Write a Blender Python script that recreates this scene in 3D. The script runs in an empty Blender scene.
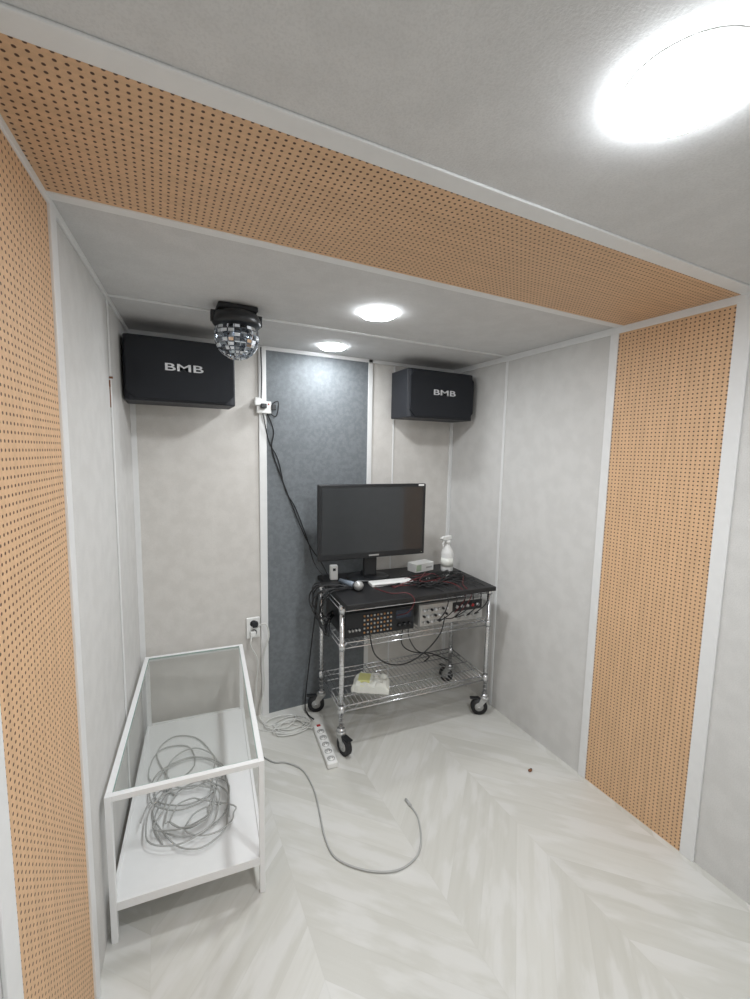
import bpy, bmesh, math, random
from mathutils import Vector, Matrix
from mathutils import noise as mn
random.seed(7)
sc=bpy.context.scene
sc.view_settings.view_transform='Standard'
H=2.11; XR=1.80; YB=2.42; YF=-1.5

# ------------------------------------------------------------ materials
def newmat(name):
    m=bpy.data.materials.new(name); m.use_nodes=True
    return m,m.node_tree,m.node_tree.nodes['Principled BSDF']
def setc(b,c): b.inputs['Base Color'].default_value=(*c,1)
def simple(name,c,rough=.5,metal=0,noise=.06,nscale=25,bump=0,bscale=200,spec=None,coat=0):
    m,nt,b=newmat(name); b.inputs['Roughness'].default_value=rough; b.inputs['Metallic'].default_value=metal
    if spec is not None: b.inputs['Specular IOR Level'].default_value=spec
    if coat: b.inputs['Coat Weight'].default_value=coat
    tc=nt.nodes.new('ShaderNodeTexCoord')
    n=nt.nodes.new('ShaderNodeTexNoise'); n.inputs['Scale'].default_value=nscale; n.inputs['Detail'].default_value=5
    nt.links.new(tc.outputs['Object'],n.inputs['Vector'])
    r=nt.nodes.new('ShaderNodeMapRange'); r.inputs['From Min'].default_value=.3; r.inputs['From Max'].default_value=.7
    r.inputs['To Min'].default_value=1-noise; r.inputs['To Max'].default_value=1+noise
    nt.links.new(n.outputs['Fac'],r.inputs['Value'])
    v=nt.nodes.new('ShaderNodeVectorMath'); v.operation='SCALE'; v.inputs[0].default_value=c
    nt.links.new(r.outputs[0],v.inputs['Scale']); nt.links.new(v.outputs[0],b.inputs['Base Color'])
    if bump:
        n2=nt.nodes.new('ShaderNodeTexNoise'); n2.inputs['Scale'].default_value=bscale; n2.inputs['Detail'].default_value=3
        nt.links.new(tc.outputs['Object'],n2.inputs['Vector'])
        bp=nt.nodes.new('ShaderNodeBump'); bp.inputs['Strength'].default_value=bump; bp.inputs['Distance'].default_value=.003
        nt.links.new(n2.outputs['Fac'],bp.inputs['Height']); nt.links.new(bp.outputs[0],b.inputs['Normal'])
    return m
class G:
    def __init__(s,nt): s.nt=nt
    def m(s,op,a,b=None,c=None):
        n=s.nt.nodes.new('ShaderNodeMath'); n.operation=op
        for i,x in enumerate((a,b,c)):
            if x is None: continue
            if isinstance(x,(int,float)): n.inputs[i].default_value=x
            else: s.nt.links.new(x,n.inputs[i])
        return n.outputs[0]
    def mix(s,f,a,b):
        n=s.nt.nodes.new('ShaderNodeMix'); n.data_type='RGBA'
        for k,x in ((0,f),(6,a),(7,b)):
            if isinstance(x,(int,float)): n.inputs[k].default_value=x
            elif isinstance(x,tuple): n.inputs[k].default_value=(*x,1)
            else: s.nt.links.new(x,n.inputs[k])
        return n.outputs[2]
    def noise(s,vec,scale,detail=4,out='Fac'):
        n=s.nt.nodes.new('ShaderNodeTexNoise'); n.inputs['Scale'].default_value=scale; n.inputs['Detail'].default_value=detail
        s.nt.links.new(vec,n.inputs['Vector']); return n.outputs[out]
    def comb(s,a,b,c=0.0):
        n=s.nt.nodes.new('ShaderNodeCombineXYZ')
        for i,x in enumerate((a,b,c)):
            if isinstance(x,(int,float)): n.inputs[i].default_value=x
            else: s.nt.links.new(x,n.inputs[i])
        return n.outputs[0]
    def white(s,vec):
        n=s.nt.nodes.new('ShaderNodeTexWhiteNoise'); n.noise_dimensions='3D'; s.nt.links.new(vec,n.inputs['Vector']); return n.outputs['Value']
    def xyz(s):
        t=s.nt.nodes.new('ShaderNodeTexCoord'); n=s.nt.nodes.new('ShaderNodeSeparateXYZ'); s.nt.links.new(t.outputs['Object'],n.inputs[0]); return t.outputs['Object'],n.outputs
    def sm(s,v,a,b,t0=0.,t1=1.):
        n=s.nt.nodes.new('ShaderNodeMapRange'); n.interpolation_type='SMOOTHSTEP'; s.nt.links.new(v,n.inputs['Value'])
        for k,x in zip(('From Min','From Max','To Min','To Max'),(a,b,t0,t1)): n.inputs[k].default_value=x
        return n.outputs[0]
def perf(name,a0,a1,off=(0,0),base=(.70,.45,.262),p=.0155,r=.0029):
    m,nt,b=newmat(name); g=G(nt); vec,o=g.xyz()
    u=g.m('DIVIDE',g.m('ADD',o[a0],off[0]),p); v=g.m('DIVIDE',g.m('ADD',o[a1],off[1]),p)
    fu=g.m('SUBTRACT',g.m('FRACT',u),.5); fv=g.m('SUBTRACT',g.m('FRACT',v),.5)
    d=g.m('SQRT',g.m('ADD',g.m('MULTIPLY',fu,fu),g.m('MULTIPLY',fv,fv)))
    hole=g.sm(d,(r/p)*.85,(r/p)*1.15,1,0)
    gv=g.comb(g.m('MULTIPLY',o[a0],60.),g.m('MULTIPLY',o[a1],4.),0.)
    n=g.noise(gv,1.0,5); n2=g.noise(vec,220,2)
    wood=g.mix(g.sm(n,.3,.7),tuple(x*.93 for x in base),tuple(min(1,x*1.06) for x in base))
    wood=g.mix(g.sm(n2,.35,.65,0,.25),wood,tuple(x*.8 for x in base))
    col=g.mix(hole,wood,(.10,.05,.03)); nt.links.new(col,b.inputs['Base Color'])
    b.inputs['Roughness'].default_value=.6
    bp=nt.nodes.new('ShaderNodeBump'); bp.invert=True; bp.inputs['Strength'].default_value=.6; bp.inputs['Distance'].default_value=.004
    nt.links.new(hole,bp.inputs['Height']); nt.links.new(bp.outputs[0],b.inputs['Normal'])
    return m
def fabric(name,c,c2,rough=.9,sc1=14,sc2=260,bump=.25,mott=.7):
    m,nt,b=newmat(name); g=G(nt); vec,o=g.xyz()
    n=g.noise(vec,sc1,8); n2=g.noise(vec,sc2,3)
    col=g.mix(g.sm(n,.35,.65,0,mott),c,c2)
    col=g.mix(g.sm(n2,.4,.7,0,.35),col,tuple(x*.82 for x in c))
    nt.links.new(col,b.inputs['Base Color']); b.inputs['Roughness'].default_value=rough
    bp=nt.nodes.new('ShaderNodeBump'); bp.inputs['Strength'].default_value=bump; bp.inputs['Distance'].default_value=.002
    nt.links.new(n2,bp.inputs['Height']); nt.links.new(bp.outputs[0],b.inputs['Normal'])
    return m
def chevron():
    m,nt,b=newmat('chevron_vinyl_floor'); g=G(nt); vec,o=g.xyz()
    W=.46; pw=.115
    xs=g.m('DIVIDE',g.m('ADD',o[0],5.13),W); i=g.m('FLOOR',xs); fx=g.m('FRACT',xs)
    side=g.m('SUBTRACT',g.m('MULTIPLY',g.m('MODULO',i,2.),2.),1.)
    lx=g.m('MULTIPLY',g.m('MULTIPLY',g.m('SUBTRACT',fx,.5),W),side)
    k=g.m('ADD',g.m('SUBTRACT',o[1],g.m('MULTIPLY',lx,1.0)),20.)
    al=g.m('ADD',o[1],lx)
    kk=g.m('DIVIDE',k,pw*1.414); ki=g.m('FLOOR',kk); kf=g.m('FRACT',kk)
    rnd=g.white(g.comb(ki,i,3.)); rnd2=g.white(g.comb(ki,i,9.))
    sv=g.comb(g.m('ADD',g.m('MULTIPLY',al,2.2),g.m('MULTIPLY',rnd,37.)),g.m('MULTIPLY',k,34.),g.m('MULTIPLY',i,5.))
    n=g.noise(sv,1.0,6)
    sv2=g.comb(g.m('ADD',g.m('MULTIPLY',al,2.4),g.m('MULTIPLY',rnd2,17.)),g.m('MULTIPLY',k,9.),g.m('MULTIPLY',i,3.))
    n3=g.noise(sv2,1.0,4)
    c=g.mix(rnd,(.60,.593,.55),(.68,.673,.635))
    c=g.mix(g.sm(n,.40,.70,0,.28),c,(.54,.53,.475))
    c=g.mix(g.sm(n3,.47,.62,0,.6),c,(.735,.73,.71))
    e=g.m('MINIMUM',kf,g.m('SUBTRACT',1.,kf)); seam=g.sm(e,.006,.02,.15,0)
    ex=g.m('MINIMUM',fx,g.m('SUBTRACT',1.,fx)); seam2=g.sm(ex,.002,.006,.12,0)
    c=g.mix(g.m('MAXIMUM',seam,seam2),c,(.50,.49,.45))
    nt.links.new(c,b.inputs['Base Color'])
    b.inputs['Roughness'].default_value=.33; b.inputs['Specular IOR Level'].default_value=.45
    bp=nt.nodes.new('ShaderNodeBump'); bp.inputs['Strength'].default_value=.12; bp.inputs['Distance'].default_value=.001
    nt.links.new(n,bp.inputs['Height']); nt.links.new(bp.outputs[0],b.inputs['Normal'])
    return m
def emis(name,c,s):
    m,nt,b=newmat(name); b.inputs['Emission Color'].default_value=(*c,1); b.inputs['Emission Strength'].default_value=s; setc(b,(.9,.9,.9)); return m
def glassmat(name,tint=(.965,.975,.97),base=.07):
    m=bpy.data.materials.new(name); m.use_nodes=True; nt=m.node_tree; nt.nodes.remove(nt.nodes['Principled BSDF'])
    out=nt.nodes['Material Output']; t=nt.nodes.new('ShaderNodeBsdfTransparent'); t.inputs[0].default_value=(*tint,1)
    gl=nt.nodes.new('ShaderNodeBsdfGlossy'); gl.inputs['Roughness'].default_value=.02
    lw=nt.nodes.new('ShaderNodeLayerWeight'); lw.inputs['Blend'].default_value=.5
    p=nt.nodes.new('ShaderNodeMath'); p.operation='POWER'; nt.links.new(lw.outputs['Facing'],p.inputs[0]); p.inputs[1].default_value=3
    q=nt.nodes.new('ShaderNodeMath'); q.operation='MULTIPLY_ADD'; nt.links.new(p.outputs[0],q.inputs[0]); q.inputs[1].default_value=.8; q.inputs[2].default_value=base
    mx=nt.nodes.new('ShaderNodeMixShader'); nt.links.new(q.outputs[0],mx.inputs[0]); nt.links.new(t.outputs[0],mx.inputs[1]); nt.links.new(gl.outputs[0],mx.inputs[2]); nt.links.new(mx.outputs[0],out.inputs[0])
    return m

WALL=fabric('wall_panel_beige',(.625,.615,.597),(.685,.675,.657))
WALLB=fabric('wall_panel_warm',(.63,.605,.57),(.70,.675,.64))
CEIL=fabric('ceiling_panel',(.62,.615,.61),(.68,.675,.67),mott=.6)
TRIM=simple('trim_white',(.77,.77,.765),.45,noise=.02)
FELT=fabric('grey_felt',(.155,.170,.182),(.205,.222,.235),sc1=45,sc2=320,bump=.5,mott=.7)
PERF_YZ=perf('perforated_wood_wall',1,2)
PERF_XY=perf('perforated_wood_ceiling',1,0,base=(.68,.44,.265))
FLOOR=chevron()
BLK=simple('black_plastic',(.013,.014,.016),.38)
BLKM=simple('black_matte',(.018,.019,.021),.75,bump=.2)
SPK=simple('speaker_body',(.010,.012,.018),.55,bump=.25,bscale=500)
GRL=simple('speaker_grille',(.008,.010,.015),.7,bump=.7,bscale=700)
SILV=simple('silver_paint',(.50,.50,.49),.35,.5)
CHR=simple('chrome',(.72,.73,.75),.22,1,noise=.03)
WHT=simple('white_metal',(.86,.86,.86),.3,noise=.01)
WPL=simple('white_plastic',(.82,.82,.80),.4,noise=.02)
SCR=simple('screen_glass',(.026,.029,.032),.12,noise=.05,coat=.5)
RUB=simple('black_rubber',(.02,.02,.022),.6)
GRY=simple('grey_cable',(.44,.44,.43),.5)
WCB=simple('white_cable',(.70,.70,.67),.5)
BCB=simple('black_cable',(.012,.012,.013),.5)
RCB=simple('red_cable',(.11,.012,.015),.45)
GRN=simple('green_print',(.45,.55,.42),.5)
YEL=simple('yellow_print',(.80,.80,.35),.5)
TIS=simple('tissue_film',(.85,.86,.80),.3,noise=.04)
BLU=simple('blue_grey_plastic',(.20,.24,.29),.4)
ORG=simple('amber_buttons',(.45,.22,.08),.4)
LCD=simple('lcd_dark',(.02,.03,.05),.15)
BRN=simple('brown_tear',(.22,.10,.05),.8)
BOARD=simple('board_black',(.012,.012,.013),.5,bump=.2,bscale=150)
GLS=glassmat('clear_glass'); LENS=glassmat('lens_glass',(.8,.84,.88),.05)
LAMP=emis('led_diffuser',(.90,.955,1),36)
LOGO=simple('logo_silver',(.75,.76,.78),.3,.3)
REDL=simple('red_plastic',(.4,.02,.02),.4)

# ------------------------------------------------------------ mesh builder
class B:
    def __init__(s): s.bm=bmesh.new(); s.mats=[]
    def mi(s,m):
        if m not in s.mats: s.mats.append(m)
        return s.mats.index(m)
    def box(s,lo,hi,m,bev=0,M=None,seg=2):
        t=bmesh.new(); bmesh.ops.create_cube(t,size=1)
        c=[(a+b)/2 for a,b in zip(lo,hi)]; d=[abs(b-a) for a,b in zip(lo,hi)]
        for v in t.verts: v.co=Vector((v.co.x*d[0]+c[0],v.co.y*d[1]+c[1],v.co.z*d[2]+c[2]))
        if bev: bmesh.ops.bevel(t,geom=t.edges[:],offset=min(bev,min(d)*.45),segments=seg,profile=.5,affect='EDGES')
        s.merge(t,m,M,smooth=False)
    def merge(s,t,m,M=None,smooth=False):
        if M is not None: bmesh.ops.transform(t,matrix=M,verts=t.verts[:])
        ms=m if isinstance(m,list) else None
        i=0 if ms else s.mi(m); vm={}
        for v in t.verts: vm[v]=s.bm.verts.new(v.co)
        for f in t.faces:
            try:
                nf=s.bm.faces.new([vm[v] for v in f.verts]); nf.material_index=s.mi(random.choice(ms)) if ms else i; nf.smooth=smooth
            except ValueError: pass
        t.free()
    def cyl(s,p1,p2,r,m,r2=None,seg=12,M=None,smooth=True,cap=True):
        p1=Vector(p1);p2=Vector(p2); r2=r if r2 is None else r2
        t=bmesh.new(); bmesh.ops.create_cone(t,cap_ends=cap,segments=seg,radius1=r,radius2=r2,depth=(p2-p1).length)
        q=(p2-p1).to_track_quat('Z','Y').to_matrix().to_4x4(); q.translation=(p1+p2)/2
        bmesh.ops.transform(t,matrix=q,verts=t.verts[:])
        s.merge(t,m,M,smooth)
    def sph(s,c,r,m,sc=(1,1,1),u=16,v=10,M=None,smooth=True):
        t=bmesh.new(); bmesh.ops.create_uvsphere(t,u_segments=u,v_segments=v,radius=r)
        for x in t.verts: x.co=Vector((x.co.x*sc[0]+c[0],x.co.y*sc[1]+c[1],x.co.z*sc[2]+c[2]))
        s.merge(t,m,M,smooth)
    def lathe(s,prof,c,m,seg=24,sx=1,sy=1,M=None,smooth=True):
        t=bmesh.new(); rings=[]
        for r,z in prof:
            rings.append([t.verts.new((c[0]+sx*r*math.cos(2*math.pi*k/seg),c[1]+sy*r*math.sin(2*math.pi*k/seg),c[2]+z)) for k in range(seg)])
        for a,b in zip(rings,rings[1:]):
            for k in range(seg): t.faces.new([a[k],a[(k+1)%seg],b[(k+1)%seg],b[k]])
        t.faces.new(rings[0][::-1]); t.faces.new(rings[-1])
        s.merge(t,m,M,smooth)
    def tube(s,pts,r,m,seg=8,sub=6,M=None,smooth=True,straight=False):
        P=[Vector(p) for p in pts]
        if not straight:
            Q=[]
            n=len(P)
            for i in range(n-1):
                p0=P[max(i-1,0)];p1=P[i];p2=P[i+1];p3=P[min(i+2,n-1)]
                for k in range(sub):
                    t=k/sub
                    Q.append(.5*((2*p1)+(p2-p0)*t+(2*p0-5*p1+4*p2-p3)*t*t+(-p0+3*p1-3*p2+p3)*t**3))
            Q.append(P[-1]); P=Q
        t=bmesh.new(); rings=[]; nrm=None
        for i,p in enumerate(P):
            d=(P[min(i+1,len(P)-1)]-P[max(i-1,0)])
            if d.length<1e-7: d=Vector((0,0,1))
            d.normalize()
            if nrm is None: nrm=d.orthogonal().normalized()
            nrm=(nrm-nrm.dot(d)*d)
            if nrm.length<1e-6: nrm=d.orthogonal()
            nrm.normalize(); bn=d.cross(nrm)
            rings.append([t.verts.new(p+r*(math.cos(2*math.pi*k/seg)*nrm+math.sin(2*math.pi*k/seg)*bn)) for k in range(seg)])
        for a,b in zip(rings,rings[1:]):
            for k in range(seg): t.faces.new([a[k],a[(k+1)%seg],b[(k+1)%seg],b[k]])
        t.faces.new(rings[0][::-1]); t.faces.new(rings[-1])
        s.merge(t,m,M,smooth)
    def poly(s,pts,depth,m,bev=0,M=None):
        t=bmesh.new(); a=[t.verts.new((x,0,z)) for x,z in pts]; b=[t.verts.new((x,depth,z)) for x,z in pts]
        t.faces.new(a); t.faces.new(b[::-1]); n=len(pts)
        for k in range(n): t.faces.new([a[k],b[k],b[(k+1)%n],a[(k+1)%n]])
        bmesh.ops.recalc_face_normals(t,faces=t.faces[:])
        if bev: bmesh.ops.bevel(t,geom=t.edges[:],offset=bev,segments=2,profile=.5,affect='EDGES')
        s.merge(t,m,M)
    def done(s,name,M=None,parent=None):
        bmesh.ops.recalc_face_normals(s.bm,faces=s.bm.faces[:])
        me=bpy.data.meshes.new(name); s.bm.to_mesh(me); s.bm.free()
        for m in s.mats: me.materials.append(m)
        o=bpy.data.objects.new(name,me); bpy.context.collection.objects.link(o)
        if M is not None: o.matrix_world=M
        if parent: o.parent=parent
        return o
def T(x,y,z,rz=0): 
    return Matrix.Translation((x,y,z))@Matrix.Rotation(math.radians(rz),4,'Z')
def onebox(name,lo,hi,m,bev=0,M=None):
    b=B(); b.box(lo,hi,m,bev); return b.done(name,M)
def text(name,s,size,m,M,parent):
    cu=bpy.data.curves.new(name,'FONT'); cu.body=s; cu.size=size; cu.extrude=.0008; cu.align_x='CENTER'; cu.align_y='CENTER'; cu.offset=size*.012
    o=bpy.data.objects.new(name,cu); bpy.context.collection.objects.link(o)
    dg=bpy.context.evaluated_depsgraph_get(); me=bpy.data.meshes.new_from_object(o.evaluated_get(dg)); me.materials.clear(); me.materials.append(m)
    bpy.data.objects.remove(o); o2=bpy.data.objects.new(name,me); bpy.context.collection.objects.link(o2)
    o2.parent=parent; o2.matrix_local=M; return o2

# ------------------------------------------------------------ room shell
LT=math.degrees(math.atan(.0804))
LM=T(-.205,1.28,0,-LT)          # left wall frame: local y along wall, local +x into room
onebox('floor',(-.6,YF-.1,-.1),(XR+.1,YB+.1,0),FLOOR)
onebox('ceiling',(-.6,YF-.1,H),(XR+.1,YB+.1,H+.1),CEIL)
onebox('wall_back',(-.3,YB,0),(XR+.1,YB+.1,H),WALLB)
onebox('wall_right',(XR,YF,0),(XR+.1,YB,H),WALL)
onebox('wall_left',(-.1,-2.85,0),(0,1.15,H),WALL,M=LM)
onebox('wall_front',(-.6,YF-.1,0),(XR+.1,YF,H),WALL)
onebox('perforated_acoustic_panel',(XR-.003,.82,0),(XR,1.255,H),PERF_YZ)
onebox('perforated_acoustic_panel',(-.235,.81,H-.003),(XR,1.24,H),PERF_XY)
b=B(); b.box((0,-.455,0),(.003,-.025,H),PERF_YZ); b.done('perforated_acoustic_panel',LM)
onebox('acoustic_felt_panel',(.535,YB-.006,0),(1.155,YB,H),FELT)
tn=[0]
def trim(lo,hi,M=None,bev=.002):
    tn[0]+=1; return onebox('trim_%d'%tn[0],lo,hi,TRIM,bev,M)
for (y0,y1),(c0,c1) in (((.775,.825),(.762,.810)),((1.25,1.288),(1.229,1.262)),((1.912,1.93),(1.912,1.93))):
    tt=.008 if y1-y0>.03 else .005
    trim((XR-tt,y0,0),(XR,y1,H-.001))
    trim((-.24,c0,H-.006),(XR-.001,c1,H))
trim((0,-.505,0),(.008,-.452,H-.001),LM); trim((0,-.03,0),(.009,.016,H-.001),LM); trim((0,.635,0),(.006,.650,H-.001),LM)
trim((XR-.01,YF,H-.03),(XR,YB,H)); trim((0,-2.6,H-.02),(.008,1.13,H),LM)
trim((-.12,YB-.01,H-.02),(XR,YB,H))
trim((.497,YB-.012,0),(.538,YB,H-.001)); trim((1.155,YB-.010,0),(1.185,YB,H-.001))
trim((1.335,YB-.004,0),(1.345,YB,H-.001)); trim((1.775,YB-.012,0),(XR,YB,H-.001)); trim((-.12,YB-.008,0),(-.09,YB,H-.001))
b=B(); b.box((0,.628,1.775),(.004,.640,1.80),BRN,.001); b.box((0,.632,1.70),(.003,.637,1.775),BRN,.001); b.cyl((0,.636,1.81),(.012,.636,1.81),.004,BRN)
b.done('wall_latch',LM)

# ------------------------------------------------------------ lights
def downlight(x,y,r,power,drop=.016):
    b=B()
    b.lathe([(r+.004,0),(r+.004,-.0015),(r-.001,-.0015),(r-.001,0)],(x,y,H),WPL,seg=48)
    b.lathe([(r,-.001),(r-.001,-.002-drop*.55),(r-.007,-.002-drop*.85),(r*.75,-.002-drop),(r*.3,-.002-drop*1.05)],(x,y,H),LAMP,seg=48)
    o=b.done('recessed_downlight')
    l=bpy.data.lights.new('downlight_lamp','AREA'); l.shape='DISK'; l.size=r*1.8; l.energy=power; l.color=(.955,.98,1.0)
    lo=bpy.data.objects.new('lamp',l); bpy.context.collection.objects.link(lo); lo.location=(x,y,H-.004-drop*1.06); lo.parent=o
downlight(.73,.43,.086,10,.024)
downlight(.81,1.61,.074,8.2,.014)
downlight(.85,2.225,.070,3.2,.012)
downlight(.75,-.75,.08,11)

# ------------------------------------------------------------ speakers
def speaker(x0,x1):
    e=bpy.data.objects.new('wall_speaker',None); bpy.context.collection.objects.link(e)
    w=x1-x0; z0,z1=1.757,2.035; e.location=((x0+x1)/2,2.15,z0)
    b=B(); hw=w/2; h=z1-z0
    t=bmesh.new()
    plan=[(-hw,.025),(-hw+.02,.012),(hw-.02,.012),(hw,.025),(hw,.215),(-hw,.215)]
    a=[t.verts.new((px,py,0)) for px,py in plan]; c=[t.verts.new((px,py,h)) for px,py in plan]
    t.faces.new(a[::-1]); t.faces.new(c); n=len(plan)
    for k in range(n): t.faces.new([a[k],a[(k+1)%n],c[(k+1)%n],c[k]])
    bmesh.ops.bevel(t,geom=t.edges[:],offset=.005,segments=2,profile=.5,affect='EDGES')
    b.merge(t,SPK)
    c_=.035; g=.008
    b.poly([(-hw+g+c_,g),(hw-g-c_,g),(hw-g,g+c_),(hw-g,h-g-c_),(hw-g-c_,h-g),(-hw+g+c_,h-g),(-hw+g,h-g-c_),(-hw+g,g+c_)],.014,GRL,.003)
    b.done('cabinet',parent=e)
    b=B(); b.box((-.05,.21,.08),(.05,.225,.2),BLKM,.002); b.box((-.02,.22,.11),(.02,.255,.17),BLKM,.002); b.box((-.06,.255,.06),(.06,.268,.22),BLKM,.002)
    b.done('bracket',parent=e)
    text('badge','BMB',.044,LOGO,Matrix.Translation((.008,-.0008,h*.54))@Matrix.Scale(1.95,4,(1,0,0))@Matrix.Rotation(math.pi/2,4,'X'),e)
    return e
speaker(-.122,.338); speaker(1.290,1.760)

# ------------------------------------------------------------ disco light (clear crystal dome on black base)
b=B(); cx,cy=.295,1.83
b.box((cx-.075,cy-.05,H-.022),(cx+.075,cy+.05,H-.001),BLKM,.006)
b.lathe([(.055,0),(.082,-.01),(.092,-.03),(.092,-.048),(.086,-.055)],(cx,cy,H-.020),BLK,seg=32)
for s_ in (-1,1): b.box((cx+s_*.088-.01,cy-.012,H-.066),(cx+s_*.088+.01,cy+.012,H-.024),BLK,.003)
C1=simple('crystal_bright',(.85,.88,.92),.08,1,noise=.02); C2=simple('crystal_dim',(.25,.27,.30),.12,.9); C3=simple('crystal_white',(.75,.78,.82),.15,0)
t=bmesh.new(); bmesh.ops.create_uvsphere(t,u_segments=22,v_segments=16,radius=.083)
bmesh.ops.delete(t,geom=[v for v in t.verts if v.co.z>.035],context='VERTS')
fs=[f for f in t.faces if len(f.verts)==4]
bmesh.ops.inset_individual(t,faces=fs,thickness=.003,depth=.004)
bmesh.ops.translate(t,verts=t.verts[:],vec=(cx,cy,1.994)); b.merge(t,[LENS,LENS,LENS,C1,C3,C2],smooth=False)
b.sph((cx,cy,2.0),.052,C2,u=14,v=9,smooth=False)
for k in range(6):
    a=k*math.pi/3; b.cyl((cx+.035*math.cos(a),cy+.035*math.sin(a),2.015),(cx+.06*math.cos(a),cy+.06*math.sin(a),1.98),.010,[C3,C1][k%2],seg=8)
b.done('disco_ball_light')

# ------------------------------------------------------------ monitor
MM=T(1.075,2.135,0,-4)
b=B(); w=.325
b.box((-w,0,.957),(w,.03,1.375),BLK,.006)
b.box((-w+.03,.02,.985),(w-.03,.055,1.34),BLKM,.012)
b.box((-w+.020,-.0012,.990),(w-.020,.001,1.357),SCR)
b.box((-.03,-.0015,.969),(.03,-.0002,.977),SILV); b.box((w-.05,-.002,1.362),(w-.015,-.0002,1.372),WPL)
b.cyl((w-.02,0,.970),(w-.02,-.002,.970),.002,GRN)
b.box((-.04,.045,.84),(.04,.075,1.10),BLK,.008)
b.lathe([(.13,0),(.13,.008),(.12,.014),(.05,.02)],(0,.09,.8155),BLK,seg=40,sy=.72)
b.box((-.04,.05,.83),(.04,.11,.86),BLK,.006)
b.done('computer_monitor',MM)

# ------------------------------------------------------------ rack
RM=T(.80,1.93,0,-4)
W,D=.90,.38
b=B()
def shelf(z):
    for zz in (z,z-.028):
        for y in (0,D): b.cyl((0,y,zz),(W,y,zz),.0036,CHR,seg=8)
        for x in (0,W): b.cyl((x,0,zz),(x,D,zz),.0036,CHR,seg=8)
    n=28
    for y in (0,D):
        pts=[(W*k/n,y,z if k%2 else z-.028) for k in range(n+1)]
        b.tube(pts,.0018,CHR,seg=6,straight=True)
    n=12
    for x in (0,W):
        pts=[(x,D*k/n,z if k%2 else z-.028) for k in range(n+1)]
        b.tube(pts,.0018,CHR,seg=6,straight=True)
    for k in range(1,36): b.cyl((W*k/36,0,z),(W*k/36,D,z),.0016,CHR,seg=6)
    for y in (D*.25,D*.5,D*.75): b.cyl((0,y,z-.006),(W,y,z-.006),.003,CHR,seg=6)
    for x in (0,W):
        for y in (0,D): b.cyl((x,y,z-.034),(x,y,z+.006),.0185,CHR,r2=.0155,seg=16)
for z in (.780,.585,.245): shelf(z)
for x in (0,W):
    for y in (0,D):
        b.cyl((x,y,.125),(x,y,.788),.0125,CHR,seg=16)
        for k in range(25): b.cyl((x,y,.14+k*.0254),(x,y,.142+k*.0254),.0131,SILV,seg=16)
def caster(x,y,ang):
    M=T(x,y,0,ang)
    b.cyl((0,0,.112),(0,0,.13),.020,CHR,M=M); b.cyl((0,0,.10),(0,0,.114),.026,SILV,M=M)
    for s in (-1,1):
        b.poly([(-.022,.105),(.022,.105),(.05,.045),(.028,.04)],.002,SILV,M=M@Matrix.Translation((0,s*.017-.001,0)))
    c=(.030,0,.05)
    b.cyl((c[0],-.013,.05),(c[0],.013,.05),.049,RUB,seg=28,M=M)
    b.cyl((c[0],-.0142,.05),(c[0],.0142,.05),.026,SILV,seg=20,M=M)
    b.cyl((c[0],-.020,.05),(c[0],.020,.05),.007,CHR,M=M)
    b.box((.03,-.014,.098),(.085,.014,.105),BLK,.003,M=M)
caster(0,0,-72); caster(W,0,155); caster(0,D,165); caster(W,D,110)
cart=b.done('wire_utility_cart',RM)
b=B(); b.box((-.005,-.085,.790),(.880,.455,.815),BOARD,.004); b.done('top_board',parent=cart)
# amps on the middle shelf
b=B(); z0=.5875
b.box((.02,.03,z0+.008),(.425,.35,z0+.142),BLK,.003)
for x in (.05,.395):
    for y in (.06,.32): b.cyl((x,y,z0),(x,y,z0+.009),.012,RUB)
b.box((.025,.022,z0+.010),(.42,.031,z0+.140),BLKM,.002)
for i in range(9):
    for j in range(5):
        b.box((.125+i*.019,.018,z0+.024+j*.022),(.134+i*.019,.023,z0+.033+j*.022),[ORG,SILV,ORG,SILV][(i*3+j)%4],.001)
b.box((.31,.019,z0+.08),(.40,.023,z0+.125),LCD)
for i in range(4): b.cyl((.045+.018*i,.023,z0+.05),(.045+.018*i,.008,z0+.05),.006,SILV)
for i in range(3): b.cyl((.33+.03*i,.023,z0+.045),(.33+.03*i,.006,z0+.045),.010,BLK)
b.done('karaoke_amplifier',RM)
b=B()
b.box((.455,.03,z0+.008),(.875,.35,z0+.135),SILV,.003)
for x in (.48,.85):
    for y in (.06,.32): b.cyl((x,y,z0),(x,y,z0+.009),.012,RUB)
b.box((.458,.021,z0+.010),(.872,.031,z0+.133),SILV,.002)
for j in range(3):
    for i in range(7): b.cyl((.48+i*.024,.022,z0+.035+j*.034),(.48+i*.024,.007,z0+.035+j*.034),.0065,[SILV,BLK,LOGO][(i+j)%3])
b.box((.665,.018,z0+.07),(.865,.022,z0+.126),BLK,.002)
for i in range(5): b.cyl((.69+i*.035,.019,z0+.10),(.69+i*.035,.006,z0+.10),.009,[SILV,LOGO,SILV,REDL,LOGO][i])
for i in range(3): b.cyl((.70+i*.055,.022,z0+.042),(.70+i*.055,.006,z0+.042),.015,SILV,seg=20)
b.done('audio_mixer',RM)

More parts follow.
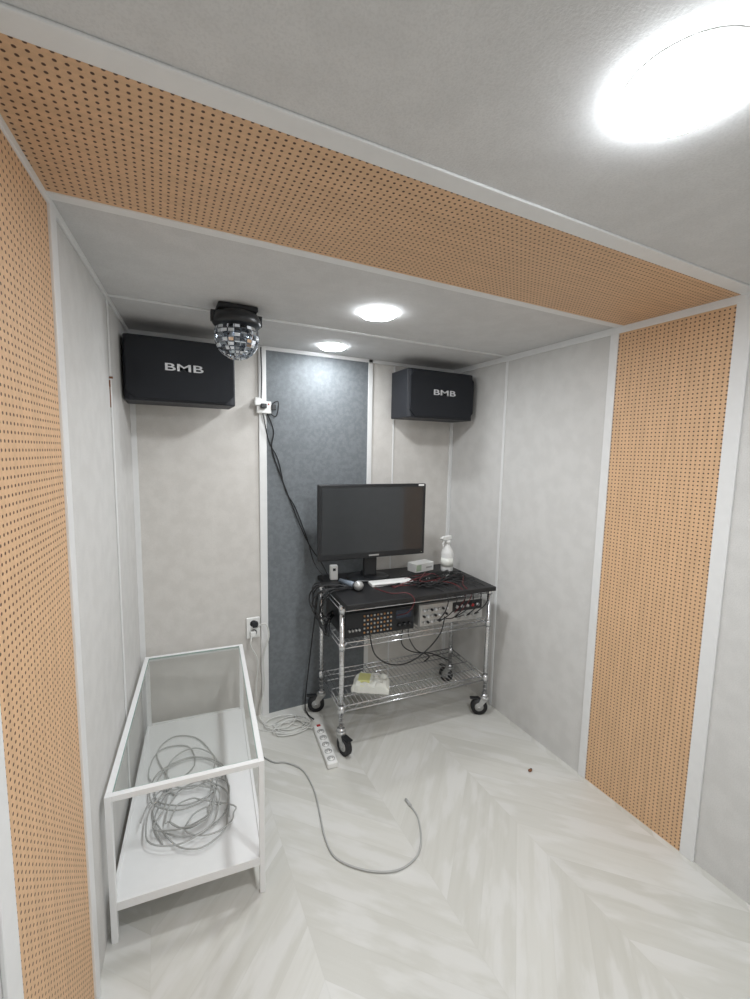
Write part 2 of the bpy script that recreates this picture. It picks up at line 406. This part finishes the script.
ZB=.8155
b=B(); b.box((-.125,-.035,0),(.125,.035,.018),WPL,.004); b.box((-.11,-.0355,.006),(.02,-.0345,.010),BLK); b.cyl((.09,-.034,.009),(.09,-.037,.009),.004,SILV)
b.done('set_top_box',T(1.15,2.065,ZB,-6))
b=B(); b.lathe([(.036,0),(.038,.006),(.038,.11),(.034,.13),(.018,.155),(.014,.16),(.014,.178)],(0,0,0),WPL,seg=28)
b.cyl((0,0,.174),(0,0,.196),.017,WPL,seg=20); b.box((-.05,-.011,.196),(.028,.011,.224),WPL,.006)
b.cyl((-.05,0,.212),(-.064,0,.212),.008,WPL); b.tube([(-.03,0,.198),(-.045,0,.18),(-.042,0,.155)],.005,WPL); b.lathe([(.0385,.03),(.0386,.085)],(0,0,0),TIS,seg=28)
b.done('spray_bottle',T(1.612,2.17,ZB,15))
b=B(); b.box((-.022,-.02,0),(.022,.02,.085),WPL,.006); b.box((-.008,-.0206,.055),(.008,-.0195,.07),BLK)
b.done('power_adapter',T(.885,2.27,ZB,-10))
b=B()
b.cyl((0,0,.021),(.13,0,.024),.012,BLU,r2=.017,seg=16); b.sph((.152,0,.028),.027,SILV,sc=(1,1,1)); b.cyl((.127,0,.024),(.138,0,.024),.021,BLK,seg=16)
b.sph((.152,0,.028),.0272,BLU,sc=(.3,1,1))
b.done('microphone',T(.885,2.17,ZB,-72))
b=B(); b.box((-.075,-.04,0),(.075,.04,.055),WPL,.003); b.box((-.07,-.0408,.01),(-.03,-.0398,.048),GRN); b.box((.01,-.0408,.02),(.06,-.0398,.03),SILV)
b.done('tissue_box',T(1.46,2.24,ZB,10))
b=B()
for i,(dx,dy,a) in enumerate(((0,0,10),(.06,.03,-25),(-.05,.035,40))):
    b.box((-.045,-.028,.001+i*.002),(.045,.028,.0025+i*.002),WPL,0,M=T(dx,dy,0,a))
b.done('paper_cards',T(1.36,2.0,ZB))
b=B(); b.box((-.025,-.075,0),(.025,.075,.018),BLKM,.005); 
for j in range(6):
    for i in range(3): b.box((-.018+i*.013,-.06+j*.018,.0175),(-.009+i*.013,-.05+j*.018,.0195),SILV,.001)
b.done('remote_control',T(1.52,2.05,ZB,-50))
# wipes pack on bottom shelf
t=bmesh.new(); bmesh.ops.create_cube(t,size=1); bmesh.ops.subdivide_edges(t,edges=t.edges[:],cuts=15,use_grid_fill=True)
for v in t.verts:
    x,y,z=v.co; k=1-(abs(x)*2)**9*.6; k2=1-(abs(y)*2)**9*.3
    n=mn.noise(Vector((x*9,y*6,z*3+2)))*.35
    v.co=Vector((x*.20*(1+.08*mn.noise(Vector((y*8,1,3)))),y*.125*(1+.09*mn.noise(Vector((x*8,5,3)))),max(0,(z+.5)*.055*k*k2*(1+n))))
b=B(); b.merge(t,TIS,smooth=False); b.box((-.07,-.04,.045),(-.005,.04,.061),YEL,.004); b.box((-.07,-.062,.012),(.0,-.058,.04),YEL,.001); b.box((.012,-.03,.04),(.05,.03,.059),TIS,.004); b.lathe([(.012,0),(.008,.012),(.022,.025),(.004,.022)],(.03,0,.055),WPL,seg=9,sy=.5,smooth=False)
b.done('wet_wipes_pack',T(1.02,2.03,.2475,-32))

# ------------------------------------------------------------ cables
b=B()
b.tube([(.51,YB-.016,2.10),(.513,YB-.018,1.95),(.508,YB-.02,1.83)],.003,BCB)
b.tube([(.53,YB-.03,1.77),(.575,YB-.015,1.66),(.565,YB-.016,1.56),(.61,YB-.016,1.42),(.667,YB-.016,1.27),(.72,YB-.02,1.13),(.785,YB-.03,.99),(.84,2.36,.90),(.86,2.30,.835)],.0035,BCB)
b.tube([(.515,YB-.03,1.75),(.55,YB-.014,1.60),(.60,YB-.014,1.50),(.64,YB-.016,1.33),(.70,YB-.016,1.22),(.77,YB-.02,1.03),(.80,2.37,.90),(.83,2.28,.835)],.003,BCB)
b.tube([(.55,YB-.02,1.79),(.60,YB-.02,1.82),(.59,YB-.02,1.74),(.545,YB-.02,1.76)],.003,BCB)
b.done('power_cable')
b=B()
def wand(n,lo,hi,z=.83):
    return [(random.uniform(lo[0],hi[0]),random.uniform(lo[1],hi[1]),z+random.uniform(0,.02)) for _ in range(n)]
for k in range(8):
    x=.76+random.uniform(-.03,.01)
    b.tube([(.90+random.uniform(-.04,.08),2.12+random.uniform(-.08,.08),.825),(x+.0,2.10+random.uniform(-.1,.1),.83),(x-.03,2.08+random.uniform(-.08,.1),.74),(x-.01,2.02+random.uniform(-.06,.1),.64+random.uniform(-.03,.05)),(x+.04,2.1,.60+random.uniform(0,.08)),(.86,2.2,.66)],.0035,BCB)
for k in range(9): b.tube([(1.2+random.uniform(-.2,.2),2.02,.822)]+wand(6,(1.2,1.90),(1.64,2.14),.822),.0028,BCB)
for k in range(6):
    x=1.32+k*.055
    b.tube([(x-.1,2.05,.823),(x,1.90,.827),(x+.03,1.80,.80),(x+.02,1.80,.72),(x-.01+random.uniform(-.03,.03),1.85,.65),(x+random.uniform(-.05,.05),1.878,.64)],.0028,BCB)
b.tube([(.94,1.90,.66),(.93,1.86,.60),(.96,1.86,.52),(1.05,1.87,.45),(1.16,1.88,.43),(1.27,1.88,.47),(1.36,1.87,.56),(1.38,1.86,.66)],.0035,BCB)
b.tube([(1.44,2.28,.70),(1.44,2.30,.5),(1.42,2.3,.38),(1.47,2.28,.27),(1.52,2.2,.254),(1.45,2.15,.252)],.0035,BCB)
b.tube([(1.46,2.28,.70),(1.42,2.32,.5),(1.38,2.32,.33),(1.44,2.29,.26),(1.55,2.22,.254),(1.6,2.1,.252)],.0035,BCB)
b.done('audio_cable')
b=B()
b.tube([(.80,2.30,.72),(.79,2.35,.5),(.77,2.36,.3),(.74,2.35,.05),(.74,2.30,.008),(.75,2.22,.02)],.004,BCB)
b.done('power_cable')
b=B()
for k in range(2):
    b.tube([(1.12+.05*k,2.0,.823)]+wand(4,(1.2,1.92),(1.62,2.15),.824)+[(1.45+.04*k,1.85,.83),(1.47+.04*k,1.80,.78),(1.43+.04*k,1.84,.68)],.0024,RCB)
b.tube([(1.02,2.02,.822),(1.06,1.90,.823),(1.13,1.85,.83),(1.15,1.81,.80),(1.12,1.82,.74),(1.10,1.895,.70)],.0024,RCB)
b.tube([(1.10,1.95,.83),(1.22,1.93,.87),(1.35,1.98,.87),(1.42,2.08,.84)],.0024,RCB)
b.done('rca_cable')
b=B()
b.tube([(.47,YB-.04,.56),(.51,YB-.07,.58),(.53,YB-.06,.50),(.50,YB-.05,.38),(.505,YB-.05,.22),(.48,YB-.06,.06),(.50,2.30,.006),(.60,2.28,.005),(.68,2.2,.006),(.72,2.15,.02)],.004,WCB)
b.tube([(.44,YB-.04,.52),(.43,YB-.06,.46),(.47,YB-.04,.36),(.46,YB-.04,.2),(.45,YB-.05,.05),(.44,2.30,.005),(.56,2.2,.005)],.0035,WCB)
for k in range(6):
    c=(.58+random.uniform(-.05,.06),2.25+random.uniform(-.05,.05))
    pts=[(c[0]+(.09+.02*math.sin(3*j+k))*math.cos(j*.9+k),c[1]+.06*math.sin(j*.9+k),.005+.002*k) for j in range(8)]
    b.tube(pts,.0035,WCB)
b.done('white_cable')
b=B()
b.tube([(.43,2.05,.005),(.47,1.99,.005),(.52,1.965,.005),(.58,1.88,.005),(.59,1.74,.005),(.57,1.6,.005),(.55,1.48,.005),(.56,1.38,.005),(.64,1.29,.005),(.74,1.24,.005),(.83,1.25,.005),(.89,1.3,.005),(.94,1.4,.005),(.945,1.47,.005)],.0036,GRY)
b.cyl((.945,1.47,.006),(.943,1.51,.006),.006,GRY)
b.done('floor_cable')

# outlets
b=B(); b.box((.482,YB-.034,1.75),(.56,YB-.012,1.815),WPL,.004); b.box((.50,YB-.06,1.775),(.53,YB-.034,1.80),BLK,.003); b.box((.47,YB-.05,1.79),(.50,YB-.02,1.83),WPL,.003); b.cyl((.545,YB-.034,1.80),(.545,YB-.037,1.80),.004,REDL)
b.box((.56,YB-.04,1.77),(.585,YB-.02,1.80),BLK,.003)
b.done('power_outlet')
b=B(); b.box((.415,YB-.016,.485),(.49,YB,.605),WPL,.004)
for z in (.518,.572):
    b.cyl((.4525,YB-.017,z),(.4525,YB-.0155,z),.019,BLKM,seg=20)
b.box((.445,YB-.045,.555),(.475,YB-.017,.585),BLKM,.004); b.box((.432,YB-.045,.503),(.462,YB-.017,.533),WPL,.004)
b.done('power_outlet')
b=B(); b.box((-.027,-.16,0),(.027,.16,.030),WPL,.006)
for k in range(5):
    y=-.125+k*.055; b.cyl((0,y,.0302),(0,y,.0312),.019,SILV,seg=20); b.cyl((0,y,.031),(0,y,.0316),.015,WPL,seg=20)
    for s in (-1,1): b.cyl((s*.006,y,.0316),(s*.006,y,.0322),.0028,BLK,seg=8)
b.box((-.01,.14,.03),(.01,.155,.034),REDL,.001)
b.done('power_strip',T(.735,1.99,0,-6))

# ------------------------------------------------------------ white glass-top table
TM=T(-.180,1.42,0,-5.3); w,d,h=.472,.95,.50; s=.019
GE=simple('glass_edge',(.30,.42,.38),.15,noise=.02)
b=B()
for x in (0,w-s):
    for y in (0,d-s): b.box((x,y,0),(x+s,y+s,h),WHT,.0015)
for z0_ in (h-s,):
    b.box((s,0,z0_),(w-s,s,z0_+s),WHT,.0015); b.box((s,d-s,z0_),(w-s,d,z0_+s),WHT,.0015)
    b.box((0,s,z0_),(s,d-s,z0_+s),WHT,.0015); b.box((w-s,s,z0_),(w,d-s,z0_+s),WHT,.0015)
zs=.110
b.box((s,0,zs),(w-s,.012,zs+.03),WHT,.0015); b.box((s,d-.012,zs),(w-s,d,zs+.03),WHT,.0015)
b.box((0,s,zs),(.012,d-s,zs+.03),WHT,.0015); b.box((w-.012,s,zs),(w,d-s,zs+.03),WHT,.0015)
b.box((.010,.010,zs+.012),(w-.010,d-.010,zs+.024),WHT)
b.box((s+.002,s+.002,h-.007),(w-s-.002,d-s-.002,h-.001),GLS)
for lo,hi in (((s,s,h-.007),(w-s,s+.0022,h-.001)),((s,d-s-.0022,h-.007),(w-s,d-s,h-.001)),((s,s,h-.007),(s+.0022,d-s,h-.001)),((w-s-.0022,s,h-.007),(w-s,d-s,h-.001))): b.box(lo,hi,GE)
b.done('glass_top_side_table',TM)
# coiled cable on the lower shelf
b=B(); zc=zs+.03
random.seed(5)
def coil(cx,cy,rx,ry,n,z,r=.0029,jit=.04):
    pts=[]; N=11
    ph=random.uniform(0,6)
    for k in range(n*N):
        a=ph+2*math.pi*k/N; tnum=k/N
        if k%N==0: ox,oy,sx,sy=[random.uniform(-jit,jit) for _ in range(2)]+[random.uniform(.7,1.15),random.uniform(.7,1.15)]
        pts.append((cx+ox+rx*sx*math.cos(a)+.006*math.sin(5*a),cy+oy+ry*sy*math.sin(a),z+.005*(tnum%5)+.006*abs(math.sin(a*1.3))))
    b.tube(pts,r,GRY,seg=7,sub=4)
coil(.06,1.70,.125,.15,5,zc)
coil(.11,1.63,.09,.09,2,zc+.01)
coil(.04,1.88,.12,.15,3,zc,jit=.05)
b.tube([(.0,1.9,zc),(-.05,2.1,zc),(.02,2.2,zc),(.12,2.15,zc),(.18,2.0,zc),(.22,1.8,zc),(.2,1.6,zc)],.0029,GRY)
b.tube([(.02,1.8,zc),(-.08,1.95,zc),(-.04,2.12,zc),(.08,2.1,zc),(.1,1.95,zc),(.0,1.85,zc),(-.06,1.7,zc),(-.03,1.58,zc)],.0029,GRY)
b.done('coiled_cable')
b=B(); b.sph((1.59,1.40,.006),.010,BRN,sc=(1.2,.8,.6),u=8,v=6,smooth=False); b.sph((1.60,1.403,.005),.006,BLK,u=7,v=5,smooth=False); b.done('floor_debris')

# ------------------------------------------------------------ world + camera
wd=bpy.data.worlds.new('world'); sc.world=wd; wd.use_nodes=True
wd.node_tree.nodes['Background'].inputs[0].default_value=(.6,.65,.7,1); wd.node_tree.nodes['Background'].inputs[1].default_value=.3
f=430
Xa=Vector((859,31,-430)).normalized(); Ya=Vector((-217,51,-430)); Ya=(Ya-Ya.dot(Xa)*Xa).normalized(); Za=Xa.cross(Ya)
R=Matrix((Xa,Ya,Za))
cam=bpy.data.cameras.new("camera"); co=bpy.data.objects.new("camera",cam); bpy.context.collection.objects.link(co)
cam.sensor_fit='HORIZONTAL'; cam.sensor_width=36; cam.lens=36*f/750; cam.clip_start=.02
m=R.to_4x4(); m.translation=(0,0,1.55); co.matrix_world=m
sc.camera=co
